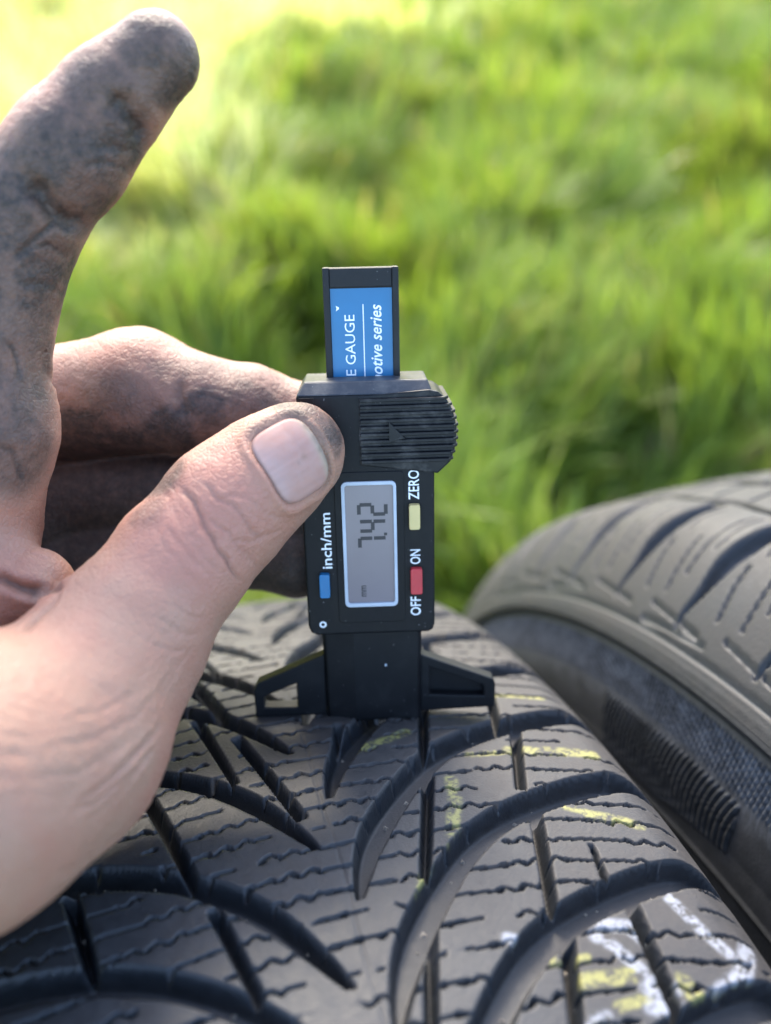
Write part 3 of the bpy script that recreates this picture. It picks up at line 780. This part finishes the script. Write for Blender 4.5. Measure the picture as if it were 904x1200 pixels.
SMK = {'thumb': 3, 'thenar': 8, 'web': 3, 'index': 3, 'middle': 3, 'ring': 3, 'pinky': 3, 'palm': 8, 'palm2': 8, 'arm': 8}
def smin(a, b, k):
    h = np.maximum(k - np.abs(a - b), 0) / k
    return np.minimum(a, b) - h * h * k * .25
def chain_sdf(P, nodes, k):
    d = None
    for a, b in zip(nodes[:-1], nodes[1:]):
        A = np.array(a[:3]); e = np.array(b[:3]) - A
        w = P - A
        t = np.clip((w @ e) / (e @ e), 0, 1)
        q = np.sqrt(((w - t[:, None] * e) ** 2).sum(1)) - (a[3] + (b[3] - a[3]) * t)
        d = q if d is None else smin(d, q, k)
    return d
def hand_sdf(P):
    P = np.asarray(P, np.float64)
    d = {k: chain_sdf(P, CH[k], SMK[k]) for k in CH}
    palm = smin(smin(d['palm'], d['palm2'], 12), d['arm'], 14)
    th = smin(d['thumb'], d['thenar'], 6)
    a = smin(palm, d['index'], 5)
    a = smin(a, d['web'], 5)
    for k in ('middle', 'ring', 'pinky'): a = smin(a, d[k], 1.6)
    return smin(a, th, 1.8)
def sdf_grad(P, fn=None, h=.12):
    fn = fn or hand_sdf
    g = np.stack([fn(P + np.eye(3)[i] * h) - fn(P - np.eye(3)[i] * h) for i in range(3)], 1) / (2 * h)
    return g
def unit(v): return v / (np.linalg.norm(v, axis=-1, keepdims=True) + 1e-12)
def surface_nets(lo, hi, h, fn):
    ax = [np.arange(lo[i], hi[i] + h, h) for i in range(3)]
    n = [len(a) for a in ax]
    D = np.empty(n, np.float32)
    YZ = np.stack(np.meshgrid(ax[1], ax[2], indexing='ij'), -1).reshape(-1, 2)
    CH_ = 8
    for i in range(0, n[0], CH_):
        xs_ = ax[0][i:i + CH_]
        P = np.concatenate([np.concatenate([np.full((len(YZ), 1), x), YZ], 1) for x in xs_])
        D[i:i + CH_] = fn(P).reshape(len(xs_), n[1], n[2])
    S = D < 0
    c = np.zeros([k - 1 for k in n], np.int8)
    for dx in (0, 1):
        for dy in (0, 1):
            for dz in (0, 1): c += S[dx:n[0] - 1 + dx, dy:n[1] - 1 + dy, dz:n[2] - 1 + dz]
    act = (c > 0) & (c < 8)
    idx = -np.ones(act.shape, np.int64); idx[act] = np.arange(act.sum())
    cell = np.argwhere(act)
    V = np.array(lo) + (cell + .5) * h
    F = []
    for axis in range(3):
        o = [0, 0, 0]; o[axis] = 1
        sl0 = [slice(1, k - 1) for k in n]; sl1 = list(sl0)
        sl0[axis] = slice(0, n[axis] - 1); sl1[axis] = slice(1, n[axis])
        a = S[tuple(sl0)]; b = S[tuple(sl1)]
        e = np.argwhere(a != b)
        fl = a[tuple(e.T)]
        base = e.copy()
        for t in range(3):
            if t != axis: base[:, t] += 1
        u, w = [(1, 2), (2, 0), (0, 1)][axis]
        def cid(du, dw):
            q = base.copy(); q[:, u] -= du; q[:, w] -= dw
            return idx[tuple(q.T)]
        quad = np.stack([cid(1, 1), cid(0, 1), cid(0, 0), cid(1, 0)], 1)
        quad[~fl] = quad[~fl][:, ::-1]
        F.append(quad)
    return V, np.concatenate(F)
def project(V, fn, it=3):
    for _ in range(it):
        d = fn(V); g = sdf_grad(V, fn); g2 = (g * g).sum(1)
        V = V - np.clip(d / np.maximum(g2, .2), -1.2, 1.2)[:, None] * g
    return V
def subdivide(V, F):
    E = np.stack([F, np.roll(F, -1, 1)], -1).reshape(-1, 2); E.sort(1)
    key = E[:, 0] * len(V) + E[:, 1]
    uq, inv = np.unique(key, return_inverse=True)
    ea, eb = uq // len(V), uq % len(V)
    em = (V[ea] + V[eb]) / 2; fc = V[F].mean(1)
    nv = len(V); ne = len(uq); ei = inv.reshape(-1, 4) + nv; fi = np.arange(len(F)) + nv + ne
    NF = np.stack([np.stack([F[:, k], ei[:, k], fi, ei[:, (k + 3) % 4]], 1) for k in range(4)], 1).reshape(-1, 4)
    return np.concatenate([V, em, fc]), NF
# </handsdf>
# creases, grime and painted cavity shade on the hand, as lines and spots (mm)
# <handmarks>
CREASES = [
 ([(-19.5, 128.1, 649.6), (-18.0, 124.7, 649.2), (-16.5, 121.8, 648.0), (-15.4, 119.4, 646.0), (-13.9, 117.3, 643.1), (-12.6, 116.4, 640.2), (-11.0, 116.8, 637.1)], 0.75, 0.5, 0.4),
 ([(-15.7, 126.7, 651.2), (-14.3, 124.1, 650.2), (-13.3, 123.3, 649.8), (-11.2, 122.5, 649.2), (-9.6, 121.1, 647.2), (-8.3, 120.2, 644.8), (-6.8, 120.1, 642.1)], 0.45, 0.38, 0.22),
 ([(-15.9, 122.3, 648.5), (-14.1, 120.4, 646.9), (-12.1, 119.6, 645.4), (-10.8, 118.7, 643.0), (-9.4, 118.4, 639.3)], 0.35, 0.35, 0.12),
 ([(-12.2, 119.1, 644.8), (-9.9, 119.3, 643.8), (-8.4, 119.7, 643.2), (-5.1, 121.2, 642.9), (-2.9, 122.5, 642.5)], 0.3, 0.35, 0.12),
 ([(-10.3, 119.1, 643.5), (-9.0, 118.7, 639.5), (-7.2, 120.1, 636.9)], 0.28, 0.32, 0.1),
 ([(-9.2, 123.8, 650.2), (-7.5, 122.7, 648.5), (-4.9, 122.4, 646.4), (-2.0, 123.3, 644.2)], 0.22, 0.35, 0.06),
 ([(-13.3, 123.4, 649.9), (-11.1, 123.6, 650.2), (-8.9, 123.3, 649.7)], 0.25, 0.35, 0.06),
 ([(-20.2, 121.1, 647.2), (-18.1, 117.7, 645.0), (-15.9, 115.9, 642.3), (-12.8, 115.6, 637.9)], 0.22, 0.35, 0.1),
 ([(-21.6, 128.2, 648.3), (-20.1, 122.2, 647.7), (-17.3, 118.2, 645.4)], 0.22, 0.35, 0.12),
 ([(-23.2, 124.8, 647.4), (-21.1, 119.9, 646.4), (-18.7, 116.3, 643.8), (-15.4, 114.6, 639.8)], 0.25, 0.38, 0.1),
 ([(-24.0, 121.5, 646.4), (-22.4, 118.1, 645.3), (-19.9, 115.0, 642.7), (-17.4, 113.5, 639.6)], 0.22, 0.35, 0.08),
 ([(-21.2, 131.9, 648.2), (-20.3, 127.7, 649.0), (-19.2, 123.9, 648.5)], 0.22, 0.3, 0.2),
 ([(-50.9, 125.5, 636.0), (-49.7, 125.3, 635.5), (-47.2, 124.3, 634.6), (-44.4, 123.4, 633.8), (-39.7, 117.9, 638.8)], 2.2, 0.9, 0.75),
 ([(-39.5, 117.1, 639.3), (-40.8, 113.6, 640.0), (-42.7, 110.1, 640.9), (-43.8, 105.8, 643.0)], 0.9, 0.7, 0.3),
 ([(-47.8, 131.9, 637.2), (-45.2, 129.7, 636.5), (-42.3, 128.4, 635.7)], 0.25, 0.5, 0.05),
 ([(-26.2, 94.4, 631.1), (-29.3, 89.5, 632.6), (-32.5, 85.6, 633.5), (-36.9, 81.0, 635.4)], 0.7, 0.5, 0.2),
 ([(-26.7, 92.5, 630.0), (-30.0, 87.3, 631.1), (-34.2, 83.0, 632.8), (-37.9, 79.7, 635.2)], 0.5, 0.45, 0.16),
 ([(-20.5, 106.5, 632.7), (-23.3, 102.3, 632.4), (-26.0, 97.1, 632.9)], 0.25, 0.4, 0.08),
 ([(-21.8, 105.3, 633.3), (-25.8, 98.7, 633.7), (-29.9, 92.1, 635.8)], 0.22, 0.4, 0.08),
 ([(-28.4, 89.5, 630.4), (-32.4, 84.3, 630.5), (-36.3, 80.4, 632.4)], 0.3, 0.4, 0.1),
 ([(-33.0, 84.4, 619.9), (-37.0, 79.6, 623.5), (-40.4, 75.8, 627.9)], 0.35, 0.6, 0.06),
 ([(-38.4, 89.1, 643.1), (-33.3, 92.2, 639.4), (-28.5, 96.9, 636.6)], 0.22, 0.45, 0.06),
 ([(-39.8, 85.2, 642.8), (-34.4, 88.2, 638.9), (-29.4, 92.9, 635.6)], 0.22, 0.45, 0.06),
 ([(-41.6, 81.2, 642.3), (-36.5, 83.9, 638.3), (-30.6, 89.5, 634.9)], 0.22, 0.45, 0.06),
 ([(-22.8, 110.7, 639.8), (-19.9, 110.1, 637.1), (-17.5, 111.1, 634.6)], 0.22, 0.4, 0.06),
 ([(-25.3, 108.7, 639.7), (-22.0, 107.6, 636.5), (-19.0, 108.8, 633.7)], 0.22, 0.4, 0.06),
 ([(-27.9, 105.4, 639.2), (-24.1, 104.5, 635.8), (-20.5, 106.5, 632.7)], 0.22, 0.4, 0.06),
 ([(-30.7, 162.4, 680.4), (-32.3, 160.8, 681.8), (-34.3, 159.7, 683.5), (-36.4, 159.8, 687.0), (-38.1, 160.3, 688.2)], 2, 1.4, 0.4),
 ([(-31.9, 161.7, 679.4), (-34.6, 159.6, 682.2), (-38.1, 157.9, 680.0), (-41.8, 156.0, 677.3)], 0.5, 0.5, 0.4),
 ([(-19.5, 166.1, 692.9), (-20.1, 164.9, 695.4), (-21.8, 164.3, 698.5), (-24.2, 164.5, 700.2)], 1.7, 1.5, 0.35),
 ([(-20.4, 166.1, 691.3), (-23.8, 163.1, 692.9), (-27.1, 161.6, 693.4)], 0.3, 0.6, 0.3),
 ([(-22.2, 165.3, 688.4), (-25.4, 162.0, 690.9), (-29.4, 160.3, 690.8)], 0.25, 0.5, 0.25),
 ([(-33.6, 161.3, 675.5), (-36.4, 158.6, 679.0), (-39.7, 157.0, 678.3)], 0.3, 0.5, 0.3),
 ([(-35.4, 161.6, 668.3), (-38.0, 156.9, 673.0), (-41.7, 154.9, 674.1)], 0.3, 0.6, 0.25),
 ([(-15.9, 167.6, 645.7), (-17.2, 165.0, 643.2), (-16.2, 162.7, 639.7)], 1.1, 1.3, 0.3),
 ([(-16.1, 166.6, 644.9), (-9.9, 165.6, 644.3), (-2.2, 162.3, 643.1)], 0.15, 0.4, 0.12),
 ([(-15.9, 165.3, 643.8), (-10.1, 164.2, 643.0), (-3.9, 161.8, 642.3)], 0.12, 0.4, 0.12),
 ([(-39.9, 153.4, 659.8), (-39.3, 155.0, 655.5), (-40.8, 172.4, 639.4)], 0.6, 0.8, 0.3),
 ([(-47.3, 139.3, 652.7), (-45.4, 139.7, 649.8), (-45.1, 139.4, 644.9)], 0.5, 0.7, 0.2),
 ([(-44.3, 150.1, 665.7), (-43.3, 149.7, 662.9), (-43.1, 148.7, 660.4)], 0.5, 0.6, 0.3),
]
DIRT_SHADE = [
 ((-15.7, 166.9, 706.3), 10.8, 0.82, 'o'), ((-10.2, 169.6, 705.9), 5.5, 0.85, 'o'), ((-24.1, 164.2, 699.2), 12.2, 0.8, 'o'), ((-30.4, 160.6, 692.7), 12.9, 0.86, 'o'), ((-37.2, 159.4, 685.8), 14.4, 0.86, 'o'),
 ((-41.7, 156.3, 677.9), 16.0, 0.86, 'o'), ((-45.1, 151.0, 668.6), 16.1, 0.82, 'o'), ((-45.2, 145.3, 659.0), 14.2, 0.82, 'o'), ((-44.5, 140.4, 650.2), 11.6, 0.8, 'o'), ((-23.8, 163.2, 693.2), 10.4, 0.88, 'o'),
 ((-29.6, 161.3, 684.3), 11.3, 0.9, 'o'), ((-13.4, 167.1, 702.0), 8.3, 0.85, 'o'), ((-36.7, 158.1, 672.4), 13.1, 0.88, 'o'), ((-42.0, 151.2, 663.6), 13.0, 0.8, 'o'), ((-15.3, 162.1, 633.5), 8.9, 0.8, 'o'),
 ((-21.3, 132.7, 647.9), 6.4, 0.75, 't'), ((-9.0, 161.4, 638.7), 8.1, 0.72, 'o'), ((-1.9, 161.2, 641.9), 8.1, 0.72, 'o'), ((2.6, 138.8, 656.7), 6.6, 0.88, 't'), ((7.7, 135.0, 654.2), 6.0, 0.88, 't'),
 ((8.5, 132.2, 651.5), 2.7, 0.6, 't'), ((-25.3, 125.9, 646.5), 4.9, 0.4, 't'), ((-4.9, 134.4, 655.8), 3.8, 0.45, 't'), ((-29.2, 166.2, 638.4), 15.7, 0.75, 'o'), ((-18.4, 167.4, 645.0), 9.6, 0.55, 'o'),
 ((-9.8, 167.4, 645.4), 10.6, 0.5, 'o'), ((0.5, 165.3, 644.9), 8.9, 0.45, 'o'), ((-35.3, 169.2, 630.4), 15.4, 0.95, 'o'), ((-22.2, 170.7, 647.3), 7.0, 0.3, 'o'), ((-38.7, 173.8, 642.6), 8.8, 0.42, 'o'),
 ((-26.7, 167.2, 629.9), 12.7, 0.93, 'o'), ((-19.5, 163.1, 635.4), 10.6, 0.93, 'o'), ((-12.2, 162.9, 641.2), 7.9, 0.85, 'o'), ((-5.1, 163.3, 643.5), 7.0, 0.7, 'o'), ((-41.6, 174.0, 623.0), 15.0, 0.95, 'o'),
 ((-39.2, 166.5, 614.3), 18.8, 1, 'o'), ((-20.6, 131.3, 648.9), 18.8, 1, 'o'), ((-41.8, 162.5, 608.1), 13.2, 1, 'o'), ((0.1, 140.9, 608.8), 12.8, 1, 'o'), ((-1.4, 123.7, 641.2), 11.9, 1, 'o'),  # full-strength spots paint the shade inside the closed hand
 ((3.9, 141.6, 615.1), 10.8, 1, 'o'), ((-46.2, 167.0, 614.8), 10.3, 0.6, 'o'), ((-22.2, 130.8, 647.6), 17.4, 1, 'o'), ((-34.8, 170.1, 620.5), 20.7, 1, 'o'),
]
NAIL = ((0.1342, 128.2950, 652.8673), (0.8813, 0.4437, 0.1628), (-0.4160, 0.5649, 0.7126), (0.2242, -0.6957, 0.6824), 5.7, 7.0)
# </handmarks>

def seg_dist(P, pts):
    pts = np.asarray(pts, float)
    d = np.full(len(P), 1e9); u = np.zeros(len(P)); L = 0
    tot = np.linalg.norm(np.diff(pts, axis=0), axis=1).sum()
    for a, b in zip(pts[:-1], pts[1:]):
        e = b - a; le = np.linalg.norm(e); t = np.clip((P - a) @ e / (e @ e), 0, 1)
        q = np.linalg.norm(P - a - t[:, None] * e, axis=1)
        m = q < d; d[m] = q[m]; u[m] = (L + t[m] * le) / tot; L += le
    return d, u

def make_hand():
    lo = np.array([-150., 20., 560.]); hi = np.array([32., 212., 720.])
    V, F = surface_nets(lo, hi, 1.7, lambda P: np.maximum(hand_sdf(P), -(P[:, 0] + 147)))
    fn = lambda P: np.maximum(hand_sdf(P), -(P[:, 0] + 147))
    V = project(V, fn, 4)
    # relax once so the quads are even
    for k in range(2):
        V, F = subdivide(V, F); V = project(V, fn, 2)
    N = unit(sdf_grad(V, fn, .3))
    disp = np.zeros(len(V)); grime = np.zeros(len(V))
    for pts, dep, w, ink in CREASES:
        pts = np.asarray(pts, float)
        near = np.where(np.linalg.norm(V - pts.mean(0), axis=1) < np.linalg.norm(pts - pts.mean(0), axis=1).max() + 6)[0]
        if len(near) == 0: continue
        wob = (vnoise(V[near] * .45, 3) - .5)[:, None] * 1.2
        d, u = seg_dist(V[near] + wob * np.array([.6, .5, .6]), pts)
        taper = np.minimum(1, np.minimum(u, 1 - u) * 5 + .25)
        dep = dep * .72
        disp[near] -= dep * taper * np.exp(-(d / w) ** 2)
        disp[near] += dep * .25 * taper * np.exp(-((d - 2.2 * w) / (1.3 * w)) ** 2)
        grime[near] = np.maximum(grime[near], ink * taper * np.exp(-(d / (w * .8)) ** 2))
    cr, cu = np.array([.963103, -.255603, .084265]), np.array([.10324, .640014, .761396])
    def lines(direction, f_across, f_along, seed):
        l = unit(np.array(direction[0] * cr + direction[1] * cu)); w = np.array(-direction[1] * cr + direction[0] * cu); w = unit(w - l * (w @ l))
        q = np.cross(l, w)
        wv = (fbm(V * .12, 2, seed) - .5)[:, None] * 3
        C = np.stack([V @ l * f_along, V @ w * f_across, V @ q * f_across * .3], -1) + wv * np.array([[0, 1, 0]]) * f_across
        n = fbm(C, 2, seed + 1)
        return -sstep(.52, .80, n)
    dt = chain_sdf(V, CH['thumb'], 3); dn = chain_sdf(V, CH['thenar'], 8)
    on_thumb = 1 - sstep(.5, 4, dt); mcp = np.array(CH['thumb'][3][:3])
    ax_t = unit(np.array(CH['thumb'][1][:3]) - np.array(CH['thumb'][3][:3]))
    along = (V - mcp) @ ax_t
    disp += on_thumb * (1 - sstep(12, 22, along)) * lines((.62, .78), 1.5, .14, 51) * .09
    disp += (1 - on_thumb * .6) * (1 - sstep(1, 6, dn)) * lines((.90, -.43), 2.0, .12, 61) * .11 * (.4 + .8 * sstep(.4, .6, fbm(V * .06, 2, 71)))
    di = np.minimum(chain_sdf(V, CH['index'], 3), chain_sdf(V, CH['middle'], 3))
    disp += (1 - sstep(.5, 3, di)) * lines((.70, -.70), 1.3, .22, 81) * .10
    disp += (fbm(V * .16, 2, 5) - .5) * .55
    disp += (fbm(V * 1.1, 2, 9) - .5) * .13
    dirt_shade = np.zeros(len(V))
    d_th = np.minimum(dt, dn); d_o = np.min([chain_sdf(V, CH[k], 3) for k in ('index', 'middle', 'ring', 'pinky')], axis=0); d_w = chain_sdf(V, CH['web'], 3)
    th_m = (d_th < d_o) | (d_w < d_o)
    for c, rad, st, grp in DIRT_SHADE:
        d = np.linalg.norm(V - np.array(c), axis=1)
        dirt_shade = np.maximum(dirt_shade, st * (1 - sstep(rad * .45, rad, d)) * (th_m == (grp == 't')))
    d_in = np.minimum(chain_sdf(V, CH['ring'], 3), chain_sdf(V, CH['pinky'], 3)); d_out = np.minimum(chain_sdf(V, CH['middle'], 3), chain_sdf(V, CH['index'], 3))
    dirt_shade = np.maximum(dirt_shade, ((d_in < d_out) & ~th_m) * .95)  # ring and little finger coloured dark to paint the shade behind the thumb
    n1 = fbm(V * np.array([.30, .30, .30]), 3, 14); n2 = fbm(V * 1.6, 3, 15)
    dirt_shade = np.clip(dirt_shade * (.90 + .16 * sstep(.3, .65, n1) + .22 * (n2 - .5)), 0, 1)
    dirt_shade = np.clip(np.maximum(np.minimum(dirt_shade + grime * .8, .95), ((d_in < d_out) & ~th_m) * .96), 0, 1)
    tint = np.tile(np.array([.360, .204, .138]), (len(V), 1))
    redd = sstep(.42, .68, fbm(V * .085, 3, 23))[:, None]
    tint = tint * (1 - .5 * redd) + np.array([.385, .178, .120]) * .5 * redd
    pk = (1 - sstep(6, 20, np.linalg.norm(V - np.array(CREASES[0][0][2]), axis=1)))[:, None] * .55
    tint = tint * (1 - pk) + np.array([.41, .170, .125]) * pk
    if NAIL is not None:
        c, a, b, n, hl, hw = [np.array(x, float) for x in NAIL]
        w = V - c; pa, pb, pn = w @ a / hl, w @ b / hw, w @ n
        rad = (np.abs(pa) ** 4 + np.abs(pb) ** 4) ** (1 / 4)
        ok = (pn > -7) & (pn < 6)
        disp -= np.where(ok, .55 * (1 - sstep(.90, 1.02, rad)), 0)
        disp += np.where(ok, .55 * np.exp(-((rad - 1.14) / .10) ** 2), 0)
        dirt_shade = np.maximum(dirt_shade, np.where(ok, .55 * np.exp(-((rad - 1.03) / .035) ** 2) * sstep(-.4, .6, pa + .3 * pb), 0))
    Vd = V + N * disp[:, None]
    me = np_mesh('hand', Vd * MM, F)
    add_float(me, 'dirt_shade', dirt_shade); add_color(me, 'tint', tint)
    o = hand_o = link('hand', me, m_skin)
    tag(o, 'bare left hand with grimy forefinger raised, holding the gauge between thumb and bent middle finger', 'hand')
    # fine hairs along the back of the bent finger
    hv, hf = [], []
    g = np.random.default_rng(8)
    A = np.array(CH['middle'][4][:3]); B = np.array(CH['middle'][3][:3]); back = unit(.35 * cr * 0 + cu * .95 + np.array([0, .3, 0]))
    for k in range(70):
        t = g.uniform(.05, .95); p = A + (B - A) * t; rr_ = CH['middle'][4][3] * (1 - t) + CH['middle'][3][3] * t
        o = unit(back + g.normal(0, .35, 3)); p0 = p + o * (rr_ + .2)
        d = unit(o * .5 - cr * .75 + g.normal(0, .3, 3)); ln = g.uniform(3, 6.5)
        w = unit(np.cross(d, cu + .3)) * .045
        base_i = len(hv)
        for q in range(4):
            c_ = p0 + d * ln * q / 3 - o * (q / 3) ** 2 * 1.2; ww = w * (1 - q / 3.3)
            hv += [c_ - ww, c_ + ww]
        for q in range(3): hf.append([base_i + 2 * q, base_i + 2 * q + 1, base_i + 2 * q + 3, base_i + 2 * q + 2])
    link('finger_hair', np_mesh('finger_hair', np.array(hv) * MM, np.array(hf)), m_hair, hand_o)
    if NAIL is not None:
        nu, nv = 41, 41
        U, W = np.meshgrid(np.linspace(-1, 1, nu), np.linspace(-1, 1, nv), indexing='ij')
        # squircle outline
        rr = np.maximum(np.abs(U), np.abs(W)); l3 = (np.abs(U) ** 4 + np.abs(W) ** 4) ** (1 / 4) + 1e-9
        U2, W2 = U * rr / l3, W * rr / l3
        P = c + U2[..., None] * hl * a + W2[..., None] * hw * b
        P = P.reshape(-1, 3)
        # drop on to the thumb along -n
        base = lambda Q: chain_sdf(Q, CH['thumb'], 3)
        Q = P + n * 6
        for _ in range(24): Q = Q - n * (base(Q) * .9)[:, None]
        g = unit(sdf_grad(Q, base))
        ra = ((np.abs(U2) ** 4 + np.abs(W2) ** 4) ** (1 / 4)).ravel()
        crown = .25 + .15 * (1 - U2.ravel() ** 2)
        Q = Q + g * (crown - .9 * sstep(.93, 1.0, ra))[:, None]
        me = np_mesh('thumbnail', Q * MM, grid_faces(nu, nv))
        pu = U2.ravel() + .12 * W2.ravel() ** 2
        col = np.tile(np.array([.40, .225, .180]), (len(Q), 1))
        lun = (1 - sstep(-.75, -.05, pu + .45 * W2.ravel() ** 2))[:, None]; col = col * (1 - lun * .7) + np.array([.43, .28, .245]) * lun * .7
        col = col * (.92 + .16 * vnoise(np.stack([W2.ravel() * 14, U2.ravel() * 1.2, 0 * rr.ravel()], -1), 4))[:, None]
        fr = (sstep(.60, .9, U2.ravel() ))[:, None]; col = col * (1 - fr) + np.array([.37, .29, .20]) * fr
        sp = np.exp(-(((U2.ravel() - .25) / .10) ** 2 + ((W2.ravel() + .05) / .07) ** 2))[:, None] + .8 * np.exp(-(((U2.ravel() - .02) / .05) ** 2 + ((W2.ravel() + .12) / .06) ** 2))[:, None]
        col = col * (1 - .55 * np.clip(sp, 0, 1)) + np.array([.20, .12, .07]) * .55 * np.clip(sp, 0, 1)
        dk = np.maximum(sstep(.88, 1.0, ra) * .6, .55 * sstep(.80, .93, U2.ravel() + .1 * vnoise(np.stack([W2.ravel() * 9, 0 * ra, 0 * ra], -1), 6)))[:, None]; col = col * (1 - dk) + np.array([.10, .07, .06]) * dk
        add_color(me, 'tint', col)
        link('thumbnail', me, m_nail, hand_o)
    return hand_o
hand = make_hand()
